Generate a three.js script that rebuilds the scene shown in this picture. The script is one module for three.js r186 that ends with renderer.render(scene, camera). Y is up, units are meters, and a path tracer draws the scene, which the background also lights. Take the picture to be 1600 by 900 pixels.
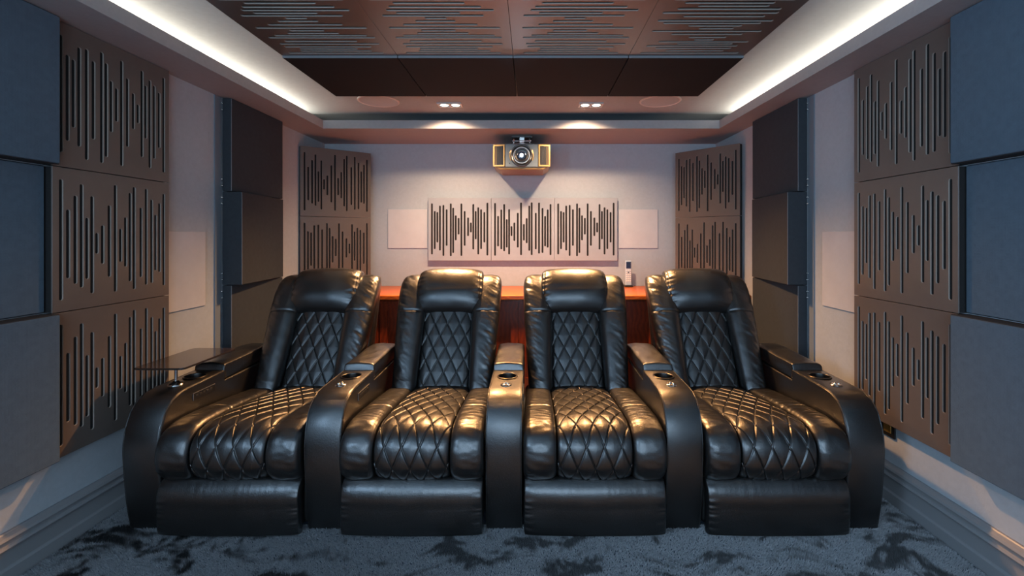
import * as THREE from 'three';
import { RoundedBoxGeometry } from 'three/addons/geometries/RoundedBoxGeometry.js';
import { mergeGeometries, toCreasedNormals } from 'three/addons/utils/BufferGeometryUtils.js';
import { ImprovedNoise } from 'three/addons/math/ImprovedNoise.js';
import { RectAreaLightUniformsLib } from 'three/addons/lights/RectAreaLightUniformsLib.js';
import { Brush, Evaluator, SUBTRACTION } from 'three-bvh-csg';

// ---------------------------------------------------------------- camera, exposure, large lights
// x to the right, y up, depth D into the room is world -z. The camera stands at D = 0, 1.3 m high.
const scene = new THREE.Scene();
scene.background = new THREE.Color(0x000000);
const camera = new THREE.PerspectiveCamera(2 * Math.atan(450 / 715) * 180 / Math.PI, 1600 / 900, 0.05, 50);
camera.position.set(0, 1.3, 0);
camera.setViewOffset(1600, 900, -30, 80, 1600, 900);      // shift lens: verticals stay vertical
const renderer = new THREE.WebGLRenderer();
renderer.toneMapping = THREE.LinearToneMapping;
renderer.toneMappingExposure = 1.12;
renderer.shadowMap.enabled = true;
RectAreaLightUniformsLib.init();

const LIGHT = {
  cove: { color: new THREE.Color(1.0, 0.83, 0.66), intensity: 46 },
  screen: { color: new THREE.Color(0.53, 0.755, 1.0), intensity: 5.4 },
  spot: { color: new THREE.Color(1.0, 0.47, 0.15), intensity: 31 },            // lamp turned to the seats
  wash: { color: new THREE.Color(1.0, 0.67, 0.43), intensity: 14 },            // lamp turned to the back wall
};
// room: walls, in metres
const XL = -1.98, XR = 1.77, DB = 4.39, DF = -1.8, HC = 2.32, HS = 2.19, HL = 2.258;

const COVE_TILT = 0.75;
const screenLight = new THREE.RectAreaLight(LIGHT.screen.color, LIGHT.screen.intensity, 2.4, 1.4);
screenLight.position.set(-0.1, 1.40, 1.735); screenLight.lookAt(-0.1, 1.40, -3); screenLight.name = 'screen_light';
scene.add(screenLight);
const windowLight = new THREE.RectAreaLight(new THREE.Color(0.45, 0.70, 1.0), 20, 0.8, 0.9);
windowLight.position.set(XL + 0.03, 1.55, 0.45); windowLight.lookAt(3, 1.55, 0.45); windowLight.name = 'window_light'; scene.add(windowLight);
for (const [x, n] of [[XL + 0.06, 'cove_light_a'], [XR - 0.05, 'cove_light_b']]) {
  const l = new THREE.RectAreaLight(LIGHT.cove.color, LIGHT.cove.intensity, 0.03, 5.3);
  const tilt = x < 0 ? -COVE_TILT : COVE_TILT;      // the strip leans towards the room
  l.quaternion.setFromEuler(new THREE.Euler(0, 0, tilt)).multiply(new THREE.Quaternion().setFromEuler(new THREE.Euler(Math.PI / 2, 0, 0)));
  l.position.set(x - Math.sin(tilt) * 0.012, 2.226 + 0.012 * Math.cos(tilt), -1.05); l.name = n; scene.add(l);
}

// ---------------------------------------------------------------- helpers
let seed = 7;
const rnd = () => { seed = (seed * 1664525 + 1013904223) >>> 0; return seed / 4294967296; };
const PN = new ImprovedNoise();
const noise = (x, y, z = 0) => PN.noise(x, y, z);
const clamp = (x, a, b) => Math.min(b, Math.max(a, x));
const sstep = (a, b, x) => { const t = clamp((x - a) / (b - a), 0, 1); return t * t * (3 - 2 * t); };
const taken = new Map();
function numbered(n) { const k = taken.get(n) || 0; taken.set(n, k + 1); return k ? `${n}_${String(k).padStart(3, '0')}` : n; }
function shadows(o) { o.traverse((m) => { if (m.isMesh) { m.castShadow = true; m.receiveShadow = true; } }); return o; }
function thing(name, label, category, [x, y, D] = [0, 0, 0], turn = 0, group) {
  const o = new THREE.Group(); o.name = numbered(name); scene.add(o);
  o.position.set(x, y, -D); o.rotation.y = turn; o.userData = { label, category };
  if (group) o.userData.group = group;
  return o;
}
function part(name, geo, mat, parent, label) {
  const m = new THREE.Mesh(geo, mat); m.name = name; m.castShadow = m.receiveShadow = true;
  if (label) m.userData.label = label;
  parent.add(m); return m;
}
function struct(name, geo, mat, label) {
  const m = part(name, geo, mat, scene); m.userData = { kind: 'structure', label, category: name.split('_')[0] }; return m;
}
function copyOf(src, label, [x, y, D], turn = 0, group) {
  const c = src.clone(); c.name = numbered(src.name.replace(/_\d{3}$/, '')); scene.add(c);
  c.userData = { ...src.userData, label }; if (group) c.userData.group = group;
  c.position.set(x, y, -D); c.rotation.set(0, turn, 0); return c;
}
// box from ranges; D is depth (D0 nearer the camera)
function bx(x0, x1, y0, y1, D0, D1, r = 0) {
  const g = r ? new RoundedBoxGeometry(x1 - x0, y1 - y0, D1 - D0, 2, r) : new THREE.BoxGeometry(x1 - x0, y1 - y0, D1 - D0);
  g.translate((x0 + x1) / 2, (y0 + y1) / 2, -(D0 + D1) / 2); return g;
}
const merge = (list) => mergeGeometries(list.map((g) => (g.index ? g.toNonIndexed() : g)).map((g) => { for (const k of Object.keys(g.attributes)) if (!['position', 'normal', 'uv'].includes(k)) g.deleteAttribute(k); return g; }));
// uv in metres from the dominant axis of each face's normal
function boxUV(g) {
  const q = g.index ? g.toNonIndexed() : g; const p = q.attributes.position, n = q.attributes.normal, uv = new Float32Array(p.count * 2);
  for (let i = 0; i < p.count; i++) {
    const ax = Math.abs(n.getX(i)), ay = Math.abs(n.getY(i)), az = Math.abs(n.getZ(i));
    const [a, b] = ay >= ax && ay >= az ? [p.getX(i), p.getZ(i)] : ax >= az ? [p.getZ(i), p.getY(i)] : [p.getX(i), p.getY(i)];
    uv[2 * i] = a; uv[2 * i + 1] = b;
  }
  q.setAttribute('uv', new THREE.BufferAttribute(uv, 2)); return q;
}
// tileable noise: value noise on a wrapped lattice
function lattice(n, s) { const a = new Float32Array(n * n); let k = s; for (let i = 0; i < a.length; i++) { k = (k * 1664525 + 1013904223) >>> 0; a[i] = k / 4294967296; } return a; }
function tileNoise(n, s) {
  const a = lattice(n, s);
  return (u, v) => {
    const x = u * n, y = v * n, i = Math.floor(x), j = Math.floor(y), f = x - i, h = y - j, fx = f * f * (3 - 2 * f), fy = h * h * (3 - 2 * h);
    const g = (p, q) => a[(((q % n) + n) % n) * n + (((p % n) + n) % n)];
    return (g(i, j) * (1 - fx) + g(i + 1, j) * fx) * (1 - fy) + (g(i, j + 1) * (1 - fx) + g(i + 1, j + 1) * fx) * fy;
  };
}
function tex(size, fn, metres, srgb = false) {
  const d = new Uint8Array(size * size * 4);
  for (let j = 0; j < size; j++) for (let i = 0; i < size; i++) {
    const c = fn(i / size, j / size), k = (j * size + i) * 4, a = Array.isArray(c) ? c : [c, c, c];
    for (let q = 0; q < 3; q++) d[k + q] = clamp(Math.round(a[q] * 255), 0, 255);
    d[k + 3] = 255;
  }
  const t = new THREE.DataTexture(d, size, size); t.wrapS = t.wrapT = THREE.RepeatWrapping; t.magFilter = THREE.LinearFilter; t.minFilter = THREE.LinearMipmapLinearFilter; t.generateMipmaps = true;
  t.repeat.set(1 / metres, 1 / metres); if (srgb) t.colorSpace = THREE.SRGBColorSpace; t.needsUpdate = true; return t;
}
const n8 = tileNoise(8, 11), n16 = tileNoise(16, 23), n32 = tileNoise(32, 5), n64 = tileNoise(64, 77), n128 = tileNoise(128, 91), n256 = tileNoise(256, 17);
const fbm = (u, v) => 0.35 * n8(u, v) + 0.25 * n16(u, v) + 0.18 * n32(u, v) + 0.12 * n64(u, v) + 0.1 * n128(u, v);
const L = (r, g, b) => new THREE.Color().setRGB(r, g, b);

// ---------------------------------------------------------------- materials
const T = {
  plaster: tex(256, (u, v) => 0.9 + 0.1 * (0.5 * n64(u, v) + 0.5 * n128(u, v)), 1.2),
  plasterBump: tex(512, (u, v) => 0.5 * n128(u, v) + 0.5 * n256(u, v), 0.6),
  fabric: tex(512, (u, v) => { const w = 0.5 + 0.25 * Math.sin(u * 512 * Math.PI / 2) + 0.25 * Math.sin(v * 512 * Math.PI / 2); return 0.62 + 0.16 * w + 0.22 * (0.55 * n128(u, v * 0.5 + n16(u, v)) + 0.45 * n32(u, v)); }, 0.55),
  fabricBump: tex(512, (u, v) => 0.5 + 0.25 * Math.sin(u * 512 * Math.PI / 2) + 0.25 * Math.sin(v * 512 * Math.PI / 2), 0.3),
  board: tex(256, (u, v) => 0.86 + 0.14 * fbm(u, v), 0.8),
  boardRough: tex(256, (u, v) => 0.8 + 0.2 * fbm(u + 0.3, v), 0.5),
  leatherBump: tex(512, (u, v) => { const a = n128(u, v), b = n64(u, v); return 0.6 * Math.abs(2 * a - 1) + 0.4 * Math.abs(2 * b - 1); }, 0.22),
  leatherRough: tex(256, (u, v) => 0.78 + 0.22 * fbm(u, v), 0.35),
  wood: tex(512, (u, v) => {
    const w = n8(u, v) * 0.6 + n16(u * 1, v) * 0.25; const g = 0.5 + 0.5 * Math.sin((v * 26 + w * 2) * 2 * Math.PI);
    const f = n256(u * 0.25, v); const k = 0.55 * g + 0.45 * f; return [0.52 + 0.24 * k, 0.23 + 0.15 * k, 0.05 + 0.045 * k];
  }, 0.9, true),
  carpet: tex(512, (u, v) => { const k = 0.45 + 0.35 * fbm(u, v) + 0.3 * n256(u, v); return [0.17 * k, 0.20 * k, 0.235 * k].map((x) => x * 2.1); }, 1.1, true),
};
T.woodUpright = T.wood.clone(); T.woodUpright.rotation = Math.PI / 2; T.woodUpright.needsUpdate = true;
const std = (o) => new THREE.MeshStandardMaterial(o);
const phys = (o) => new THREE.MeshPhysicalMaterial(o);
const M = {
  wall: std({ color: L(0.41, 0.44, 0.465), roughness: 0.75, map: T.plaster, bumpMap: T.plasterBump, bumpScale: 0.0004 }),
  ceiling: std({ color: L(0.41, 0.475, 0.51), roughness: 0.8, map: T.plaster }),
  soffit: std({ color: L(0.34, 0.32, 0.32), roughness: 0.6, map: T.plaster }),
  charcoal: std({ color: L(0.022, 0.023, 0.026), roughness: 0.95 }),
  skirting: std({ color: L(0.24, 0.24, 0.245), roughness: 0.38 }),
  blue: std({ color: L(0.09, 0.135, 0.18), roughness: 0.95, map: T.fabric, bumpMap: T.fabricBump, bumpScale: 0.0006 }),
  blueEdge: std({ color: L(0.012, 0.013, 0.015), roughness: 0.8 }),
  blackFabric: phys({ color: L(0.046, 0.052, 0.060), specularIntensity: 0.5, roughness: 0.85, map: T.fabric, bumpMap: T.fabricBump, bumpScale: 0.0005 }),
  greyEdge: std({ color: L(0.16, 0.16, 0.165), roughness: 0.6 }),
  greyBlue: std({ color: L(0.16, 0.19, 0.22), roughness: 0.7 }),
  slotEdge: std({ color: L(0.29, 0.24, 0.20), roughness: 0.6 }),
  paleEdge: std({ color: L(0.12, 0.10, 0.09), roughness: 0.7 }),
  brown: std({ color: L(0.135, 0.108, 0.092), roughness: 0.34, map: T.board, roughnessMap: T.boardRough }),
  laminate: phys({ color: L(0.10, 0.066, 0.050), roughness: 0.4, map: T.board, clearcoat: 0.9, clearcoatRoughness: 0.22 }),
  pale: std({ color: L(0.34, 0.355, 0.38), roughness: 0.6, map: T.board }),
  plate: std({ color: L(0.54, 0.53, 0.54), roughness: 0.7, map: T.board }),
  felt: std({ color: L(0.012, 0.011, 0.011), roughness: 1 }),
  plain: phys({ color: L(0.016, 0.014, 0.013), roughness: 0.75, specularIntensity: 0.4, map: T.board }),
  leather: phys({ color: L(0.0065, 0.0062, 0.006), roughness: 0.375, roughnessMap: T.leatherRough, bumpMap: T.leatherBump, bumpScale: 0.0006, specularIntensity: 1.0, ior: 1.6, clearcoat: 0.8, clearcoatRoughness: 0.30 }),
  seam: std({ color: L(0.03, 0.028, 0.026), roughness: 0.5 }),
  chrome: std({ color: L(0.75, 0.73, 0.7), roughness: 0.18, metalness: 1 }),
  darkMetal: std({ color: L(0.10, 0.095, 0.09), roughness: 0.3, metalness: 1 }),
  blackPlastic: std({ color: L(0.010, 0.010, 0.011), roughness: 0.4 }),
  tray: phys({ color: L(0.030, 0.021, 0.017), roughness: 0.16, clearcoat: 0.6, clearcoatRoughness: 0.08 }),
  wood: phys({ color: L(1, 1, 1), map: T.wood, roughness: 0.4, clearcoat: 0.2, clearcoatRoughness: 0.2 }),
  cabinet: phys({ color: L(0.42, 0.24, 0.30), map: T.woodUpright, roughness: 0.4, clearcoat: 0.2, clearcoatRoughness: 0.2 }),
  carpet: std({ color: L(1, 1, 1), map: T.carpet, roughness: 1 }),
  pile: std({ color: L(1, 1, 1), roughness: 0.75 }),
  warmTone: std({ color: L(0.25, 0.145, 0.045), roughness: 0.38 }),  // brown gold tone paints in the warm light on the projector
  gold: std({ color: L(0.62, 0.40, 0.16), roughness: 0.3, metalness: 0.7 }),
  brass: std({ color: L(0.72, 0.45, 0.14), roughness: 0.28, metalness: 0.9 }),
  tealGrey: std({ color: L(0.16, 0.19, 0.20), roughness: 0.4 }),
  white: std({ color: L(0.50, 0.55, 0.58), roughness: 0.6 }),
  whiteMetal: std({ color: L(0.78, 0.75, 0.72), roughness: 0.35 }),
  silver: std({ color: L(0.42, 0.50, 0.58), roughness: 0.35 }),
  screenBlue: std({ color: L(0.02, 0.035, 0.08), roughness: 0.2 }),
  lamp: std({ color: L(0.2, 0.2, 0.2), emissive: new THREE.Color(1, 0.82, 0.6), emissiveIntensity: 12 }),
  lens: std({ color: L(0.05, 0.05, 0.05), emissive: new THREE.Color(0.75, 0.85, 1), emissiveIntensity: 5 }),
  led: std({ color: L(0.5, 0.5, 0.5), emissive: LIGHT.cove.color, emissiveIntensity: 4 }),
  screen: std({ color: L(0.7, 0.7, 0.7), roughness: 0.9, emissive: LIGHT.screen.color, emissiveIntensity: 1 }),
  pane: std({ color: L(0.6, 0.6, 0.6), roughness: 0.5, emissive: new THREE.Color(0.45, 0.70, 1.0), emissiveIntensity: 2 }),
  lensGlass: phys({ color: L(0.02, 0.03, 0.05), roughness: 0.05, clearcoat: 1 }),
};

// ---------------------------------------------------------------- room shell
const wt = 0.12;
struct('floor', boxUV(bx(XL - wt, XR + wt, -wt, 0, DF - wt, DB + wt)), M.carpet, 'dark blue grey carpet floor');
struct('wall_left', boxUV(merge([bx(XL - wt, XL, 0, HC, DF - wt, -0.88), bx(XL - wt, XL, 0, HC, -0.02, DB + wt), bx(XL - wt, XL, 0, 1.07, -0.88, -0.02), bx(XL - wt, XL, 2.03, HC, -0.88, -0.02)])), M.wall, 'painted side wall next to the tray table');
struct('wall_right', boxUV(bx(XR, XR + wt, 0, HC, DF - wt, DB + wt)), M.wall, 'painted side wall with the power socket');
struct('wall_back', boxUV(bx(XL, XR, 0, HC + 0.03, DB, DB + wt)), M.wall, 'painted back wall below the projector');
struct('wall_front', boxUV(bx(XL, XR, 0, HC, DF - wt, DF)), M.charcoal, 'charcoal painted wall behind the projection screen');
struct('ceiling', boxUV(merge([bx(XL - wt, XR + wt, HC, HC + wt, DF - wt, 3.80), bx(XL - wt, XR + wt, HC + 0.03, HC + wt, 3.80, DB + wt)])), M.ceiling, 'pale recessed tray ceiling');
struct('trim_1', boxUV(merge([bx(XL, -1.71, HS, 2.205, DF, 3.76), bx(-1.724, -1.71, 2.205, HL, DF, 3.76)])), M.soffit, 'dropped soffit with cove lip above the tray table');
struct('trim_2', boxUV(merge([bx(1.547, XR, HS, 2.205, DF, 3.76), bx(1.547, 1.561, 2.205, HL, DF, 3.76)])), M.soffit, 'dropped soffit with cove lip above the socket wall');
struct('trim_3', boxUV(merge([bx(XL, XR, HS, 2.205, 3.76, DB), bx(-1.724, 1.561, 2.205, HL, 3.76, 3.774)])), M.soffit, 'dropped soffit above the projector');
{ // skirting: an extruded profile, distance from the wall and height
  const prof = [[0, 0], [.022, 0], [.022, .052], [.017, .058], [.015, .062], [.015, .122], [.019, .126], [.030, .130], [.034, .138], [.030, .146], [.024, .149], [.024, .158], [.030, .161], [.033, .169], [.028, .178], [.014, .186], [.010, .19], [0, .19]];
  for (const side of [-1, 1]) {
    const s = new THREE.Shape(prof.map(([d, y]) => new THREE.Vector2(-side * d, y)));
    const g = new THREE.ExtrudeGeometry(s, { depth: DB - DF, bevelEnabled: false }); g.translate(side < 0 ? XL : XR, 0, -DB);
    struct(side < 0 ? 'baseboard_left' : 'baseboard_right', g, M.skirting, side < 0 ? 'moulded skirting board along the tray table wall' : 'moulded skirting board along the socket wall');
  }
}
{
  const w = struct('window_1', merge([bx(XL - 0.06, XL + 0.015, 1.07, 1.10, -0.88, -0.02), bx(XL - 0.06, XL + 0.015, 2.0, 2.03, -0.88, -0.02), bx(XL - 0.06, XL + 0.015, 1.10, 2.0, -0.88, -0.85), bx(XL - 0.06, XL + 0.015, 1.10, 2.0, -0.05, -0.02)]), M.whiteMetal, 'white framed frosted window');
  part('pane', bx(XL - 0.03, XL - 0.02, 1.10, 2.0, -0.85, -0.05), M.pane, w, 'frosted daylit pane');
}
{ // LED strips lying in the two coves
  for (const [x, lab] of [[XL + 0.06, 'glowing warm LED strip in the cove above the tray table'], [XR - 0.05, 'glowing warm LED strip in the cove above the socket wall']]) {
    const t = thing('led_strip', lab, 'light strip', [x, 2.205, 1.05]);
    part('channel', bx(-0.02, 0.02, 0, 0.006, -2.7, 2.7), M.whiteMetal, t);
    part('diffuser', bx(-0.015, 0.015, -0.004, 0.004, -2.65, 2.65).rotateZ(x < 0 ? -COVE_TILT : COVE_TILT).translate(0, 0.021, 0), M.led, t);
  }
}
{ // projection screen behind the camera: the cool light from the front of the room
  const t = thing('projection_screen', 'large framed projection screen glowing cool white on the front wall', 'screen', [-0.1, 0.55, DF + 0.02]);
  part('frame', merge([bx(-1.27, 1.27, 0.08, 0.14, -0.02, 0.03), bx(-1.27, 1.27, 1.56, 1.62, -0.02, 0.03), bx(-1.27, -1.21, 0.14, 1.56, -0.02, 0.03), bx(1.21, 1.27, 0.14, 1.56, -0.02, 0.03)]), M.blackPlastic, t);
  part('screen_cloth', bx(-1.21, 1.21, 0.14, 1.56, -0.02, 0.01), M.screen, t);
}

// ---------------------------------------------------------------- slotted acoustic panels
const SLOTS = [[710, 420, 655], [723, 455, 630], [735, 460, 600], [747, 430, 637], [763, 427, 662], [778, 447, 615], [797, 420, 663], [808, 440, 648], [820, 475, 590], [833, 487, 563],
  [846, 420, 662], [861, 455, 615], [877, 485, 570], [890, 508, 553], [901, 423, 632], [912, 455, 585], [924, 438, 655], [937, 447, 630], [952, 460, 600], [966, 417, 660]]
  .map(([x, a, b]) => [(x - 838) / 290, (539 - b) / 290, (539 - a) / 290]);      // in panel widths from the centre
const PW = 0.597;
function panelBoard(flip, w = PW, h = PW, x0 = -w / 2, x1 = w / 2) {
  const s = new THREE.Shape(); s.moveTo(x0, -h / 2); s.lineTo(x1, -h / 2); s.lineTo(x1, h / 2); s.lineTo(x0, h / 2); s.closePath();
  const r = 0.0078;
  for (let [cx, a, b] of SLOTS) {
    if (flip) { cx = -cx; [a, b] = [-b, -a]; }
    cx *= PW; a *= PW; b *= PW; if (cx < x0 + 0.01 || cx > x1 - 0.01) continue;
    const p = new THREE.Path(); p.moveTo(cx + r, a + r); p.lineTo(cx + r, b - r); p.absarc(cx, b - r, r, 0, Math.PI, false); p.lineTo(cx - r, a + r); p.absarc(cx, a + r, r, Math.PI, 2 * Math.PI, false); s.holes.push(p);
  }
  const bev = 0.001;
  const g = new THREE.ExtrudeGeometry(s, { depth: 0.005 - bev, bevelEnabled: true, bevelThickness: bev, bevelSize: bev, bevelOffset: -bev, bevelSegments: 1, curveSegments: 4 });
  g.translate(0, h / 2, 0.037);
  // the slots' cut edges get their own material, the board's outer edges do not
  const q = boxUV(g), pos = q.attributes.position, face = [], cut = [];
  for (const gr of q.groups) for (let k = gr.start; k < gr.start + gr.count; k += 3) {
    let rim = true; for (let j = k; j < k + 3; j++) if (Math.abs(pos.getX(j)) < w / 2 - 0.004 && Math.abs(pos.getY(j) - h / 2) < h / 2 - 0.004) rim = false;
    (gr.materialIndex === 1 && !rim ? cut : face).push(k, k + 1, k + 2);
  }
  q.setIndex([...face, ...cut]); q.clearGroups(); q.addGroup(0, face.length, 0); q.addGroup(face.length, cut.length, 1); return q;
}
const boardA = panelBoard(false), boardB = panelBoard(true);
const feltGeo = new THREE.BoxGeometry(PW - 0.004, PW - 0.004, 0.0355); feltGeo.translate(0, PW / 2, 0.01775);
function slotPanel(kind, label, pos, turn, mat, group) {
  const t = thing('slotted_acoustic_panel', label, 'acoustic panel', pos, turn, group);
  part('board', kind === 'A' ? boardA : boardB, [mat, mat === M.pale ? M.paleEdge : M.slotEdge], t);
  part('felt_backing', feltGeo, M.felt, t, 'black felt behind the slots');
  return t;
}
const ROWS = [0.39, 0.99, 1.59], rowName = ['bottom', 'middle', 'top'];
['B', 'B', 'A'].forEach((k, i) => slotPanel(k, `${rowName[i]} brown slotted panel on the wall beside the tray table`, [XL, ROWS[i], 2.15], Math.PI / 2, M.brown, 'brown slotted panels on the side walls'));
['A', 'A', 'B'].forEach((k, i) => slotPanel(k, `${rowName[i]} brown slotted panel on the wall above the brass socket`, [XR, ROWS[i], 2.15], -Math.PI / 2, M.brown, 'brown slotted panels on the side walls'));
['A', 'B', 'A'].forEach((k, i) => slotPanel(k, ['pale slotted panel on the back wall, at the end away from the handset', 'middle of three pale slotted panels under the projector', 'pale slotted panel on the back wall above the handset'][i], [-0.98 + 0.3 + 0.6 * i, 1.073, DB], 0, M.pale, 'pale slotted panels on the back wall'));
{
  const mk = (x, D, th, kinds, where) => kinds.forEach((k, i) => slotPanel(k, `${['lower', 'upper'][i]} brown slotted panel across the corner ${where}`, [x - 0.042 * Math.sin(th), 0.877 + 0.6 * i, D + 0.042 * Math.cos(th)], th, M.brown, 'brown slotted panels across the corners'));
  mk(-1.725, 4.065, 0.661, ['A', 'B'], 'behind the seat with the tray table');
  mk(1.53, 4.01, -0.855, ['B', 'A'], 'behind the seat next to the socket');
}
// ceiling raft: slotted panels and a rear row of plain ones
const raftBottom = 2.237, COLX = [-0.9905, -0.3925, 0.2055, 0.8035];
function ceilingPanel(kind, label, x, D) {
  const t = slotPanel(kind, label, [x, raftBottom + 0.042, D], 0, M.laminate, 'slotted panels of the ceiling raft');
  const m = new THREE.Matrix4().makeBasis(new THREE.Vector3(0, 0, 1), new THREE.Vector3(-1, 0, 0), new THREE.Vector3(0, -1, 0));
  t.quaternion.setFromRotationMatrix(m); t.position.x = x + PW / 2;
  return t;
}
COLX.forEach((x, i) => {
  const where = ['over the seat with the tray table', 'over the second seat from the tray table', 'over the second seat from the socket wall', 'over the seat next to the socket'][i];
  ceilingPanel(i === 3 ? 'B' : 'A', `brown slotted ceiling panel ${where}`, x, 2.37 - PW / 2 - 0.004);
  const w = 0.594, t = thing('plain_ceiling_panel', `plain dark ceiling panel ${['beside the cove above the tray table', 'in front of the twin lamp near the tray table side', 'in front of the twin lamp near the socket side', 'beside the cove above the socket wall'][i]}`, 'ceiling panel', [x, raftBottom - 0.012, 2.695], 0, 'plain panels of the ceiling raft');
  part('board', boxUV(new RoundedBoxGeometry(w, 0.03, 0.644, 2, 0.003).translate(0, 0.015, 0)), M.plain, t);
  part('lit_front_edge', new THREE.BoxGeometry(w, 0.012, 0.004).translate(0, 0.007, 0.324), M.greyEdge, t);  // lighter grey stands for the light caught by the front edge
  part('batten', bx(-w / 2 + 0.03, w / 2 - 0.03, 0.03, HC - raftBottom + 0.012, -0.25, 0.25), M.felt, t);
});
{ const t = thing('raft_frame', 'dark timber frame holding the slotted ceiling panels', 'frame', [0, 0, 0]);
  part('batten', bx(-1.2, 1.0, raftBottom + 0.043, HC, 1.82, 2.32), M.felt, t); }

// ---------------------------------------------------------------- fabric absorbers on the side walls
for (const side of [-1, 1]) {
  const wallName = side < 0 ? 'tray table' : 'brass socket', X = side < 0 ? XL : XR, turn = side < 0 ? Math.PI / 2 : -Math.PI / 2;
  ROWS.forEach((y, i) => { // blue panels, the middle one thinner
    const th = i === 1 ? 0.018 : 0.082, t = thing('fabric_acoustic_panel', `${rowName[i]} blue grey fabric panel ${['with dark edges,', 'set back between thicker ones,', 'with dark edges,'][i]} on the ${wallName} wall`, 'acoustic panel', [X, y + 0.002, 1.55], turn, 'blue grey fabric panels on the side walls');
    part('frame', new RoundedBoxGeometry(0.596, 0.596, th - 0.006, 2, 0.003).translate(0, 0.298, (th - 0.006) / 2), M.blueEdge, t, 'black panel edge');
    part('fabric_face', boxUV(new RoundedBoxGeometry(0.590, 0.590, 0.012, 2, 0.004).translate(0, 0.298, th - 0.006)), M.blue, t);
  });
  ROWS.forEach((y, i) => { // black boxes, the middle one a wedge that is thick at its near end
    const t = thing('black_acoustic_box', `${rowName[i]} black fabric absorber box ${['standing behind an armrest', 'tapered and proudest of its stack', 'under the soffit'][i]} on the ${wallName} wall`, 'acoustic box', [X, y + 0.002, 3.23], turn, 'black absorber boxes on the side walls');
    const near = i === 1 ? 0.125 : 0.058, far = i === 1 ? 0.062 : 0.058, w = 0.3, n = -side * 1;
    // local x runs along the wall; the camera's end is at x = +-w
    const camX = side < 0 ? -w : w, dNear = near, dFar = far;
    const sh = new THREE.Shape(); const pts = [[camX, 0], [camX, dNear], [-camX, dFar], [-camX, 0]];
    sh.moveTo(...pts[0]); for (const p of pts.slice(1)) sh.lineTo(...p); sh.closePath();
    const g = new THREE.ExtrudeGeometry(sh, { depth: 0.596 - 0.008, bevelEnabled: true, bevelSize: 0.004, bevelThickness: 0.004, bevelOffset: -0.004, bevelSegments: 2 });
    g.rotateX(-Math.PI / 2); g.scale(1, 1, -1); // shape y -> local +z, extrude -> +y
    const idx = g.attributes.position; for (let k = 0; k < idx.count; k += 3) { for (const a of [g.attributes.position, g.attributes.normal, g.attributes.uv]) { const it = a.itemSize; for (let q = 0; q < it; q++) { const v0 = a.array[(k + 1) * it + q]; a.array[(k + 1) * it + q] = a.array[(k + 2) * it + q]; a.array[(k + 2) * it + q] = v0; } } }
    g.translate(0, 0.004, 0.004); g.computeVertexNormals();
    part('box', boxUV(g), M.blackFabric, t);
    part('edge_highlight', new THREE.CylinderGeometry(0.0022, 0.0022, 0.59, 6).translate(camX, 0.298, dNear + 0.003), M.greyEdge, t, 'pale line painting a highlight on the vertical edge');  // pale line added to paint the highlight along the near edge
    for (const yy of [0.035, 0.075, 0.52, 0.56]) {
      const c = part('fixing_clip', merge([new THREE.CylinderGeometry(0.007, 0.007, 0.012, 10).rotateZ(Math.PI / 2), new THREE.SphereGeometry(0.0045, 8, 6).translate(Math.sign(camX) * 0.008, 0, 0)]), M.chrome, t, 'small metal fixing clip');
      c.position.set(camX + Math.sign(camX) * 0.008, yy, 0.008);
    }
  });
  const b = thing('grey_blue_strip', `slim grey blue strip beside the black boxes on the ${wallName} wall`, 'wall_strip', [X, 0.39, 2.93], turn);
  part('wall_strip', new THREE.BoxGeometry(0.06, 1.795, 0.007).translate(side < 0 ? -0.045 : 0.045, 0.9, 0.0035), M.greyBlue, b);  // flat grey blue strip along the near side of the boxes
  const p = thing('wall_board', `pale flat board on the ${wallName} wall between slotted panel and black boxes`, 'wall board', [X, 0.885, 2.615], turn, 'pale wall boards');
  part('board', boxUV(new RoundedBoxGeometry(0.315, 0.445, 0.008, 1, 0.002).translate(0, 0.2225, 0.004)), M.plate, p);
}
for (const [x, lab] of [[-1.185, 'pale square board on the back wall near the tray table side corner'], [1.025, 'pale square board on the back wall above the handset']]) {
  const p = thing('wall_board', lab, 'wall board', [x, 1.19, DB], 0, 'pale wall boards');
  part('board', boxUV(new RoundedBoxGeometry(0.375, 0.372, 0.008, 1, 0.002).translate(0, 0.186, 0.004)), M.plate, p);
}
{ // power socket
  const t = thing('power_socket', 'black power socket plate with brass insert low on the wall', 'socket', [XR, 0.315, 2.262], -Math.PI / 2);
  part('plate', new RoundedBoxGeometry(0.086, 0.086, 0.008, 2, 0.003).translate(0, 0.043, 0.004), M.blackPlastic, t);
  part('insert', new RoundedBoxGeometry(0.046, 0.046, 0.006, 2, 0.002).translate(0, 0.043, 0.009), M.brass, t, 'square brass insert');
}

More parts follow.
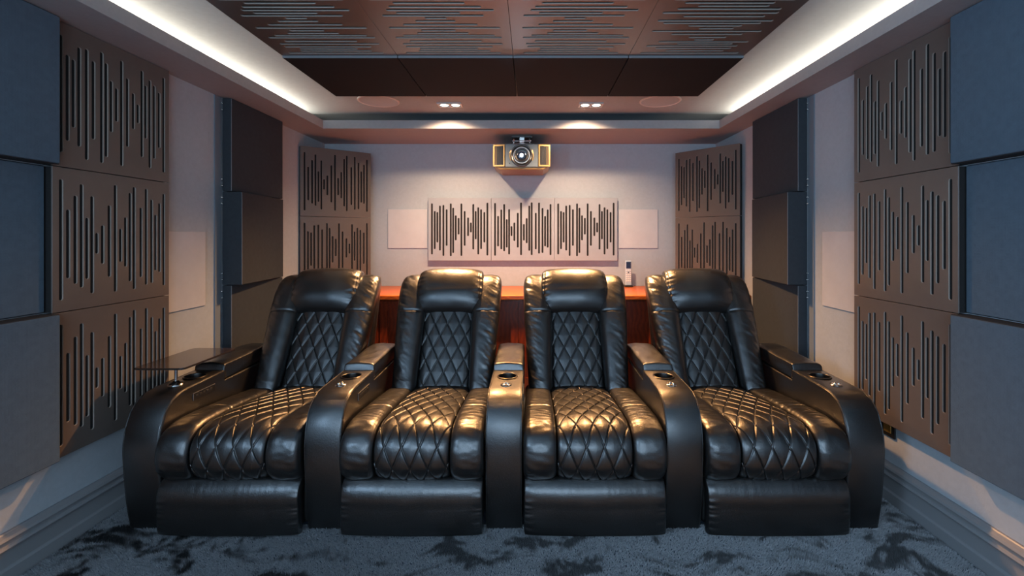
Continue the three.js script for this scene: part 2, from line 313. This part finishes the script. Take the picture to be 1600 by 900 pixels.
// ---------------------------------------------------------------- cabinets behind the seats
{
  const w = (XR - XL) / 5;
  for (let i = 0; i < 5; i++) {
    const x = XL + w * (i + 0.5);
    const t = thing('wooden_cabinet', `dark red wooden cabinet under the worktop, ${['nearest the tray table wall', 'second from the tray table wall', 'in the middle', 'second from the socket wall', 'nearest the socket wall'][i]}`, 'cabinet', [x, 0, 4.05], 0, 'wooden cabinets behind the seats');
    const h = w / 2 - 0.002;
    part('body', boxUV(bx(-h, h, 0.0, 0.79, -0.33, 0.335)), M.cabinet, t);
    for (const s of [-1, 1]) {
      const a = s < 0 ? -h + 0.004 : 0.002, b = s < 0 ? -0.002 : h - 0.004, f = 0.06;
      const d = part('door', boxUV(merge([bx(a, a + f, 0.08, 0.78, -0.35, -0.331), bx(b - f, b, 0.08, 0.78, -0.35, -0.331), bx(a + f, b - f, 0.08, 0.16, -0.35, -0.331), bx(a + f, b - f, 0.70, 0.78, -0.35, -0.331), bx(a + f, b - f, 0.16, 0.70, -0.337, -0.331)])), M.cabinet, t);
    }
  }
  const t = thing('wooden_worktop', 'orange brown polished wooden worktop running along the back wall', 'worktop', [0, 0.792, 4.03]);
  part('slab', boxUV(new RoundedBoxGeometry(XR - XL - 0.004, 0.038, 0.715, 3, 0.008).translate((XL + XR) / 2, 0.019, 0)), M.wood, t);
}
{ // handset in its stand
  const t = thing('remote_handset', 'silver grey handset with a blue screen standing on the wooden worktop', 'handset', [0.912, 0.83, 4.30]);
  part('stand', new RoundedBoxGeometry(0.075, 0.018, 0.07, 2, 0.006).translate(0, 0.009, 0), M.blackPlastic, t);
  const b = part('handset_body', new RoundedBoxGeometry(0.062, 0.235, 0.022, 3, 0.009).translate(0, 0.13, 0), M.silver, t);
  part('screen', new RoundedBoxGeometry(0.044, 0.062, 0.004, 1, 0.001).translate(0, 0.205, 0.0115), M.screenBlue, b, 'dark blue screen');
  for (let r = 0; r < 6; r++) for (let c = -1; c <= 1; c++) part('key', new RoundedBoxGeometry(0.0125, 0.0095, 0.004, 1, 0.0015).translate(c * 0.0165, 0.155 - r * 0.0195, 0.0115), r === 1 && c === 0 ? M.blackPlastic : M.whiteMetal, b);
}

// ---------------------------------------------------------------- ceiling speakers, twin downlights, projector
for (const [x, lab] of [[-1.144, 'round flush ceiling speaker on the tray table side'], [0.967, 'round flush ceiling speaker on the socket side']]) {
  const t = thing('ceiling_speaker', lab, 'speaker', [x, HC, 3.43], 0, 'ceiling speakers');
  part('bezel', new THREE.LatheGeometry([[0.138, 0], [0.152, 0], [0.152, -0.005], [0.148, -0.008], [0.140, -0.008], [0.138, -0.004]].map(([a, b]) => new THREE.Vector2(a, b)).reverse(), 40), M.whiteMetal, t);
  part('grille', new THREE.CylinderGeometry(0.139, 0.139, 0.004, 40).translate(0, -0.003, 0), M.white, t);
}
for (const [x, lab] of [[-0.625, 'twin recessed downlight in the ceiling on the tray table side'], [0.458, 'twin recessed downlight in the ceiling on the socket side']]) {
  const t = thing('twin_downlight', lab, 'downlight', [x, HC, 3.52], 0, 'twin downlights');
  part('bezel', merge([bx(-0.092, 0.092, -0.012, 0, -0.052, -0.042), bx(-0.092, 0.092, -0.012, 0, 0.042, 0.052), bx(-0.092, -0.082, -0.012, 0, -0.042, 0.042), bx(0.082, 0.092, -0.012, 0, -0.042, 0.042), bx(-0.006, 0.006, -0.01, 0, -0.042, 0.042)]), M.whiteMetal, t);
  part('back_plate', bx(-0.082, 0.082, -0.002, 0, -0.042, 0.042), M.blackPlastic, t);
  for (const s of [-1, 1]) {
    const g = part('lamp', new THREE.CylinderGeometry(0.03, 0.03, 0.006, 24).translate(s * 0.043, -0.006, 0), M.lamp, t, 'glowing warm lamp');
    part('ring', new THREE.TorusGeometry(0.033, 0.0035, 8, 28).rotateX(Math.PI / 2).translate(s * 0.043, -0.006, 0), M.chrome, g);
    // of the two lamps one is turned to the back wall, the other to the seats
    const l = new THREE.SpotLight(s < 0 ? LIGHT.wash.color : LIGHT.spot.color, s < 0 ? LIGHT.wash.intensity : LIGHT.spot.intensity, 0, s < 0 ? 1.2 : 1.0, 0.9, 2);
    l.position.set(x + s * 0.043, HC - 0.016, -3.52); l.target.position.set(x + s * 0.05, 0, s < 0 ? -3.52 - 0.55 : -3.52 + 0.75); l.castShadow = true; l.shadow.radius = 1.5; l.name = 'downlight_lamp'; scene.add(l, l.target);
  }
}
{
  const t = thing('projector', 'home cinema projector with warm light painted into its body colour and a lit round lens hanging from the soffit', 'projector', [-0.083, 1.895, 3.97]);
  const s = new THREE.Shape(); s.moveTo(-0.19, -0.012); s.lineTo(0.19, -0.012); s.lineTo(0.243, 0.022); s.lineTo(0.25, 0.05); s.lineTo(0.25, 0.185); s.lineTo(0.235, 0.21); s.lineTo(-0.235, 0.21); s.lineTo(-0.25, 0.185); s.lineTo(-0.25, 0.05); s.lineTo(-0.243, 0.022); s.closePath();
  const g = new THREE.ExtrudeGeometry(s, { depth: 0.36, bevelEnabled: true, bevelSize: 0.008, bevelThickness: 0.008, bevelOffset: -0.008, bevelSegments: 2 }); g.translate(0, 0, -0.368);
  const body = part('body', g, M.warmTone, t);
  part('face_plate', new RoundedBoxGeometry(0.285, 0.196, 0.012, 2, 0.004).translate(0, 0.108, 0.006), M.tealGrey, t, 'grey front plate');
  for (const q of [-1, 1]) {
    const v = part('vent_frame', merge([bx(-0.05, 0.05, 0, 0.012, -0.012, 0.004), bx(-0.05, 0.05, 0.176, 0.188, -0.012, 0.004), bx(-0.05, -0.04, 0.012, 0.176, -0.012, 0.004), bx(0.04, 0.05, 0.012, 0.176, -0.012, 0.004)]), M.gold, t, 'golden vent frame');
    v.position.set(q * 0.195, 0.014, 0); v.rotation.y = q * 0.18;
    part('vent_recess', bx(-0.04, 0.04, 0.012, 0.176, -0.003, 0.0), M.blackPlastic, v);
    for (let k = 0; k < 6; k++) part('slat', bx(-0.034 + k * 0.0125, -0.0295 + k * 0.0125, 0.012, 0.176, -0.010, -0.003), M.blackPlastic, v);
  }
  const lat = (pts) => new THREE.LatheGeometry(pts.map(([a, b]) => new THREE.Vector2(a, b)), 48).rotateX(Math.PI / 2).translate(0, 0.108, 0.012);
  const lens = part('lens_barrel', lat([[0.098, 0], [0.098, 0.012], [0.094, 0.018], [0.086, 0.018], [0.080, 0.010], [0.060, 0.004], [0.060, 0.012], [0.055, 0.014], [0.050, 0.008], [0.03, 0.004], [0.0, 0.004]]), M.darkMetal, t);
  for (const q of [-1, 1]) part('lens_trim', new THREE.TorusGeometry(0.1, 0.006, 8, 16, 0.9).rotateZ(q < 0 ? Math.PI - 0.45 : -0.45).translate(0, 0.108, 0.022), M.gold, t);
  part('lens_ring', new THREE.TorusGeometry(0.068, 0.004, 8, 40).translate(0, 0.108, 0.024), M.silver, lens);
  part('lens_glass', new THREE.SphereGeometry(0.048, 24, 12, 0, Math.PI * 2, 0, 0.9).rotateX(Math.PI / 2).scale(1, 1, 0.4).translate(0, 0.108, 0.008), M.lensGlass, lens);
  part('lens_glow', new THREE.CylinderGeometry(0.016, 0.016, 0.006, 20).rotateX(Math.PI / 2).translate(0, 0.108, 0.034), M.lens, lens, 'bright bluish white lens');
  part('indicator', new THREE.CylinderGeometry(0.005, 0.005, 0.004, 10).rotateX(Math.PI / 2).translate(-0.105, 0.04, 0.013), M.blackPlastic, t);
  const mt = part('mount_plate', bx(-0.09, 0.09, 0.281, 0.294, 0.06, 0.24), M.darkMetal, t);
  part('mount_arm', merge([bx(-0.02, 0.02, 0.205, 0.283, 0.12, 0.18), bx(-0.085, 0.085, 0.215, 0.225, 0.06, 0.075), bx(-0.085, 0.085, 0.245, 0.253, 0.06, 0.075)]), M.chrome, t);
  for (const q of [-1, 1]) { part('mount_post', new THREE.CylinderGeometry(0.006, 0.006, 0.062, 10).translate(q * 0.07, 0.238, -0.068), M.chrome, t); part('mount_knob', new THREE.SphereGeometry(0.011, 12, 8).translate(q * 0.07, 0.235, -0.062), M.chrome, t); }
  const l = new THREE.SpotLight(new THREE.Color(0.75, 0.85, 1), 2, 0, 0.3, 0.4, 2); l.position.set(-0.083, 2.018, -3.97 + 0.055); l.target.position.set(-0.1, 1.2, 1.7); l.castShadow = true; l.name = 'projector_beam'; scene.add(l, l.target);
}

// ---------------------------------------------------------------- upholstery
// A padded piece swept along a side-view path of [depth, height] points. Top is the outer side.
function pad({ path, xc = () => 0, hw, top, bot, p = 4, nU = 40, nV = 80, nB = 10, cap0 = 0.03, cap1 = 0.03, capW = 0.12, disp, origin = [2.4, 0], warp }) {
  const curve = new THREE.CatmullRomCurve3(path.map(([D, y]) => new THREE.Vector3(0, y, D)), false, 'centripetal'); curve.arcLengthDivisions = 300;
  const len = curve.getLength(), ring = nU + 1 + nB, pos = [], uv = [], idx = [];
  for (let i = 0; i <= nV; i++) {
    const t = i / nV, P = curve.getPointAt(t), tg = curve.getTangentAt(t), nD = -tg.y, nY = tg.z, d0 = t * len, d1 = (1 - t) * len;
    const e = (d, r) => (d < r ? Math.sqrt(Math.max(0, 1 - (1 - d / r) ** 2)) : 1), k = Math.max(0.02, e(d0, cap0) * e(d1, cap1)), W = hw(t) * (1 - (1 - k) * capW);
    const put = (u, n) => {
      let x = xc(t) + W * u, D = P.z + nD * n, y = P.y + nY * n;
      if (warp) [x, D, y] = warp(x, D, y, u, t);
      pos.push(x, y - origin[1], -(D - origin[0])); uv.push(xc(t) + W * u, d0 + n * 0.01);
    };
    for (let j = 0; j <= nU; j++) {
      const w = -1 + 2 * j / nU, u = 0.65 * w + 0.35 * Math.sin(w * Math.PI / 2), b = Math.pow(Math.max(0, 1 - Math.abs(u) ** p), 1 / p);
      const dd = disp ? disp(xc(t) + W * u, d0, u, t, len) : 0; put(u, (top(t) + dd) * k * b);
    }
    for (let j = 1; j <= nB; j++) { const w = 1 - 2 * j / (nB + 1), u = Math.sin(w * Math.PI / 2), b = Math.pow(Math.max(0, 1 - Math.abs(u) ** p), 1 / p); put(u, -bot(t) * k * b); }
  }
  for (let i = 0; i < nV; i++) for (let j = 0; j < ring; j++) { const a = i * ring + j, b = i * ring + (j + 1) % ring, c = a + ring, d = b + ring; idx.push(a, b, c, b, d, c); }
  for (const [r0, flip] of [[0, true], [nV * ring, false]]) for (let j = 1; j < ring - 1; j++) flip ? idx.push(r0, r0 + j + 1, r0 + j) : idx.push(r0, r0 + j, r0 + j + 1);
  const g = new THREE.BufferGeometry(); g.setAttribute('position', new THREE.Float32BufferAttribute(pos, 3)); g.setAttribute('uv', new THREE.Float32BufferAttribute(uv, 2)); g.setIndex(idx); g.computeVertexNormals(); return g;
}
const quilt = (a, b, W, H, amp) => { const s = a / W + b / H, t = a / W - b / H, m = Math.min(Math.abs(Math.sin(Math.PI * s)), Math.abs(Math.sin(Math.PI * t))); return amp * (sstep(0, 0.17, m) - 0.75 + 0.5 * m); };
const seatPath = [[2.075, 0.262], [2.012, 0.278], [1.985, 0.315], [1.981, 0.365], [2.0, 0.412], [2.055, 0.436], [2.16, 0.438], [2.35, 0.424], [2.55, 0.405], [2.74, 0.388]];
const backPath = [[2.655, 0.36], [2.70, 0.44], [2.77, 0.58], [2.85, 0.74], [2.92, 0.88], [2.97, 0.98]];
const wingPath = [[2.60, 0.395], [2.655, 0.44], [2.715, 0.55], [2.795, 0.70], [2.895, 0.88], [2.985, 0.99], [3.06, 1.035]];
const headPath = [[2.875, 0.808], [2.895, 0.85], [2.935, 0.93], [2.985, 1.01], [3.05, 1.06]];

const G = {
  seatInsert: pad({ path: seatPath, hw: () => 0.162, top: () => 0.030, bot: () => 0.05, p: 5, nU: 150, nV: 420, cap0: 0.02, cap1: 0.03, capW: 0.02, disp: (x, d, u) => quilt(x, d + 0.02, 0.076, 0.138, 0.0068) + 0.010 * (1 - u * u) }),
  backInsert: pad({ path: backPath, hw: (t) => 0.150 + 0.006 * t, top: () => 0.034, bot: () => 0.05, p: 5, nU: 140, nV: 300, cap0: 0.04, cap1: 0.02, capW: 0.02, disp: (x, d, u) => quilt(x, d, 0.077, 0.145, 0.0068) + 0.010 * (1 - u * u) }),
  footrest: pad({ path: [[1.995, 0.012], [1.990, 0.06], [1.988, 0.13], [1.992, 0.195], [2.03, 0.238]], hw: () => 0.307, top: () => 0.032, bot: () => 0.05, p: 9, nU: 130, nV: 60, cap0: 0.02, cap1: 0.035, capW: 0.01,
    disp: (x, d, u, t) => { const edge = sstep(0.80, 0.99, Math.abs(u)), topw = sstep(0.45, 0.95, t); return 0.010 * (1 - u * u) + 0.004 * edge * noise(3 * u, d * 75, 2) + 0.0012 * topw * noise(x * 48, d * 6, 5) + 0.002 * noise(x * 9, d * 9, 1); } }),
  headrest: pad({ path: headPath, hw: (t) => 0.222 - 0.012 * t, top: (t) => 0.092, bot: () => 0.07, p: 4, nU: 110, nV: 110, cap0: 0.135, cap1: 0.15, capW: 0.10,
    disp: (x, d, u, t) => { const edge = sstep(0.62, 0.97, Math.abs(u)), seam = Math.exp(-(((Math.abs(u) - 0.9) / 0.018) ** 2)); return -0.005 * seam + 0.012 * (1 - u * u) + 0.008 * edge * noise(2 * u, d * 50, 3) + 0.003 * noise(x * 9, d * 12, 4) + 0.0015 * sstep(0.6, 0.95, t) * noise(x * 36, d * 15, 8); } }),
  shell: pad({ path: [[2.83, 0.10], [2.87, 0.40], [2.96, 0.70], [3.045, 0.97]], hw: (t) => 0.285 + 0.015 * t, top: () => 0.035, bot: () => 0.07, p: 8, nU: 24, nV: 30, cap0: 0.03, cap1: 0.05 }),
};
function bolsterGeo(s) {
  return pad({ path: seatPath, xc: () => s * 0.2365, hw: () => 0.0725, top: () => 0.042, bot: () => 0.05, p: 3.2, nU: 44, nV: 220, cap0: 0.03, cap1: 0.05, capW: 0.08,
    disp: (x, d, u, t, len) => {
      const outer = sstep(0.0, 0.95, u * s), crease = Math.exp(-(((d - 0.47) / 0.006) ** 2)), front = sstep(0.24, 0.05, d);
      return 0.006 * outer * front * noise(u * 2, d * 70, 9 + s) + 0.002 * noise(x * 10, d * 7, 3 + s) - 0.004 * crease + 0.0028 * noise(u * 1.5, d * 45, s);
    } });
}
function wingGeo(s) {
  return pad({ path: wingPath, xc: (t) => s * (0.219 + 0.020 * t), hw: (t) => 0.069 + 0.021 * sstep(0, 0.8, t), top: (t) => 0.054 + 0.012 * Math.sin(Math.PI * t), bot: () => 0.10, p: 2.4, nU: 60, nV: 170, cap0: 0.08, cap1: 0.14, capW: 0.5,
    disp: (x, d, u, t) => {
      const seam = Math.exp(-(((d - 0.505) / 0.005) ** 2)), w = sstep(-0.4, 0.9, u * s);
      const ridge = (a) => 1 - 2 * Math.abs(a);
      return -0.006 * seam + 0.006 * (0.2 + w) * noise(u * 1.0 + s, d * 22 + u * 1.2, 4 + s) + 0.003 * (0.1 + w) * noise(u * 2.0, d * 50 + u * 2, 7 + s) + 0.004 * noise(x * 7, d * 6, s);
    } });
}
const bolsters = [bolsterGeo(-1), bolsterGeo(1)], wings = [wingGeo(-1), wingGeo(1)];
const baseGeo = bx(-0.295, 0.295, 0.0, 0.30, -0.33, 0.40, 0.02);

const seatX = [-1.305, -0.515, 0.275, 1.065], armX = [-1.70, -0.91, -0.12, 0.67, 1.46];
const recliner = thing('recliner', 'black quilted leather recliner beside the tray table', 'recliner', [seatX[0], 0, 2.4], 0, 'black leather recliners in a row');
part('base', baseGeo, M.leather, recliner);
part('footrest', G.footrest, M.leather, recliner);
part('seat_cushion', G.seatInsert, M.leather, recliner, 'diamond quilted seat centre');
for (const g of bolsters) part('seat_bolster', g, M.leather, recliner);
part('backrest_cushion', G.backInsert, M.leather, recliner, 'diamond quilted backrest centre');
for (const g of wings) part('backrest_wing', g, M.leather, recliner);
part('headrest', G.headrest, M.leather, recliner);
part('back_shell', G.shell, M.leather, recliner);
copyOf(recliner, 'black quilted leather recliner second from the tray table', [seatX[1], 0, 2.4]);
copyOf(recliner, 'black quilted leather recliner in front of the handset, second from the socket wall', [seatX[2], 0, 2.4]);
copyOf(recliner, 'black quilted leather recliner at the row end next to the socket', [seatX[3], 0, 2.4]);

// armrest console: side profile extruded across, with a drilled cup holder
{
  const o = 2.4, prof = [[2.03, 0.004], [2.008, 0.12], [1.994, 0.26], [1.988, 0.38], [2.000, 0.46], [2.028, 0.525], [2.066, 0.565], [2.115, 0.585], [2.16, 0.590], [2.424, 0.597], [2.424, 0.545], [2.90, 0.555], [2.93, 0.5], [2.94, 0.004]];
  const sh = new THREE.Shape(prof.map(([D, y]) => new THREE.Vector2(D - o, y)));
  const hwA = 0.0805, bev = 0.010;
  const g = new THREE.ExtrudeGeometry(sh, { depth: 2 * hwA - 2 * bev, bevelEnabled: true, bevelSize: bev, bevelThickness: bev, bevelOffset: -bev, bevelSegments: 3 });
  g.translate(0, 0, -(hwA - bev)); g.rotateY(Math.PI / 2);   // shape x (depth) -> -z, extrude -> x
  let body = toCreasedNormals(g, 0.6);
  const cupD = 2.315 - o, cutter = new Brush(new THREE.CylinderGeometry(0.044, 0.044, 0.12, 40).translate(0, 0.594, -cupD));
  const base = new Brush(body); base.updateMatrixWorld(); cutter.updateMatrixWorld();
  const ev = new Evaluator(); ev.attributes = ['position', 'normal', 'uv']; ev.useGroups = false;
  body = boxUV(ev.evaluate(base, cutter, SUBTRACTION).geometry);
  const tiltY = (D) => 0.589 + (D - 2.12) / (2.424 - 2.12) * 0.008;
  const arm = thing('armrest_console', '', 'armrest', [armX[0], 0, o], 0, 'armrest consoles between the recliners');
  part('body', body, M.leather, arm);
  const padG = pad({ path: [[2.415, 0.590], [2.45, 0.592], [2.60, 0.595], [2.78, 0.602], [2.885, 0.595]], hw: () => 0.0805, top: () => 0.036, bot: () => 0.046, p: 7, nU: 40, nV: 60, cap0: 0.018, cap1: 0.05, capW: 0.03, disp: (x, d, u) => 0.006 * (1 - u * u) + 0.002 * noise(x * 20, d * 14, 2) });
  part('armrest_pad', padG, M.leather, arm);
  const cup = part('cup_holder', new THREE.LatheGeometry([[0.0, -0.052], [0.040, -0.052], [0.0435, -0.045], [0.0435, 0.001], [0.047, 0.0045], [0.052, 0.0035], [0.053, 0]].map(([a, b]) => new THREE.Vector2(a, b)), 40), M.darkMetal, arm, 'dark metal cup holder ring');
  cup.position.set(0, tiltY(2.315) + 0.0005, -cupD);
  const ctl = part('control_knob', new THREE.LatheGeometry([[0, 0.007], [0.018, 0.007], [0.024, 0.005], [0.027, 0]].map(([a, b]) => new THREE.Vector2(a, b)).reverse(), 28), M.chrome, arm, 'chrome seat control');
  ctl.position.set(0, tiltY(2.19), -(2.19 - o));
  for (const [a, b] of [[-0.009, 0.004], [0.009, 0.004], [0, -0.010]]) part('button', new THREE.SphereGeometry(0.0068, 12, 8).scale(1, 0.7, 1).translate(a, 0.008, b), M.chrome, ctl);
  for (const s of [-1, 1]) { // sewn edges of the front
    const c = new THREE.CatmullRomCurve3(prof.slice(0, 10).map(([D, y]) => new THREE.Vector3(s * (hwA - 0.004), y + (D > 2.1 ? -0.003 : 0), -(D - o) - 0.004)));
    part('edge_seam', new THREE.TubeGeometry(c, 60, 0.0028, 6), M.leather, arm);
  }
  const sw = part('switch_panel', new RoundedBoxGeometry(0.003, 0.034, 0.15, 1, 0.001).translate(hwA + 0.001, 0.532, -(2.265 - o)), M.blackPlastic, arm, 'black switch panel on the inner side');
  part('panel_rim', merge([bx(hwA + 0.0018, hwA + 0.0034, 0.548, 0.550, 2.19 - o, 2.34 - o), bx(hwA + 0.0018, hwA + 0.0034, 0.514, 0.548, 2.19 - o, 2.192 - o)]), M.greyEdge, sw);
  for (let k = 0; k < 5; k++) part('switch', new RoundedBoxGeometry(0.002, 0.010, 0.014, 1, 0.0008).translate(hwA + 0.003, 0.534, -(2.215 + k * 0.024 - o)), M.seam, sw);
  const labs = ['black leather armrest console carrying the tray table at the row end', 'black leather armrest console second from the tray table', 'black leather armrest console in the middle of the row', 'black leather armrest console second from the socket wall', 'black leather armrest console at the row end beside the brass socket'];
  arm.userData.label = labs[0];
  for (let i = 1; i < 5; i++) { const c = copyOf(arm, labs[i], [armX[i], 0, o]); if (i === 4) for (const k of c.children.filter((q) => q.name === 'switch_panel')) c.remove(k); }
}
{ // swivel tray on the row's end console
  const t = thing('tray_table', 'dark glossy swivel tray table on a chrome post above the armrest', 'tray table', [-1.70, 0.592, 2.19]);
  part('collar', new THREE.LatheGeometry([[0, 0.020], [0.012, 0.020], [0.016, 0.014], [0.030, 0.010], [0.034, 0.0]].map(([a, b]) => new THREE.Vector2(a, b)).reverse(), 28), M.chrome, t);
  part('post', new THREE.CylinderGeometry(0.007, 0.007, 0.075, 16).translate(0, 0.050, 0), M.chrome, t, 'chrome post');
  const s = new THREE.Shape(), w = 0.12, d = 0.195, r = 0.03; s.moveTo(-w + r, -d); s.lineTo(w - r, -d); s.quadraticCurveTo(w, -d, w, -d + r); s.lineTo(w, d - r); s.quadraticCurveTo(w, d, w - r, d); s.lineTo(-w + r, d); s.quadraticCurveTo(-w, d, -w, d - r); s.lineTo(-w, -d + r); s.quadraticCurveTo(-w, -d, -w + r, -d);
  const g = new THREE.ExtrudeGeometry(s, { depth: 0.006, bevelEnabled: true, bevelSize: 0.002, bevelThickness: 0.002, bevelOffset: -0.002, bevelSegments: 2 });
  g.rotateX(-Math.PI / 2); g.translate(-0.04, 0.088, -0.135);
  part('tray_top', g, M.tray, t, 'dark glossy tray');
}

// ---------------------------------------------------------------- carpet pile
{
  const dens = 105000, areas = [[XL + 0.03, XR - 0.03, 0.35, 1.25, 0.5], [XL + 0.03, XR - 0.03, 1.25, 2.06], [XL + 0.03, -1.77, 2.06, 2.9], [1.53, XR - 0.03, 2.06, 2.9]];
  const geo = new THREE.ConeGeometry(0.0023, 0.013, 3, 1, true); geo.translate(0, 0.006, 0);
  const spots = []; for (const [x0, x1, a, b, f = 1] of areas) { const n = Math.round((x1 - x0) * (b - a) * dens * f); for (let i = 0; i < n; i++) spots.push([x0 + (x1 - x0) * rnd(), a + (b - a) * rnd()]); }
  const im = new THREE.InstancedMesh(geo, M.pile, spots.length); im.name = 'carpet_pile'; im.castShadow = im.receiveShadow = true;
  const q = new THREE.Quaternion(), up = new THREE.Vector3(0, 1, 0), v = new THREE.Vector3(), m = new THREE.Matrix4(), c = new THREE.Color(), sc = new THREE.Vector3(), p = new THREE.Vector3();
  spots.forEach(([x, D], i) => {
    const wx = x + 0.12 * noise(x * 4, D * 4, 9), wD = D + 0.12 * noise(x * 4, D * 4, 19);
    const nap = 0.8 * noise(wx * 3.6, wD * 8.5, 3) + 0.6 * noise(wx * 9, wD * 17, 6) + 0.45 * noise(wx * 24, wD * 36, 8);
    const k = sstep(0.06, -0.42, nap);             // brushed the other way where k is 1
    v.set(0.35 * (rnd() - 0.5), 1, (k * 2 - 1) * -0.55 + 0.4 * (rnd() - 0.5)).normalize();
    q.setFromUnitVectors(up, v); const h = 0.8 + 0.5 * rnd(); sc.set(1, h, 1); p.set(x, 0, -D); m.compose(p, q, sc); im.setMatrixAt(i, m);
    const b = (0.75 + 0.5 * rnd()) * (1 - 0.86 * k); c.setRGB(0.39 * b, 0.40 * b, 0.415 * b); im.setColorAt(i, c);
  });
  im.userData = { kind: 'stuff', label: 'plush dark blue grey carpet pile with brushed darker patches', category: 'carpet' }; scene.add(im);
}
renderer.render(scene, camera);
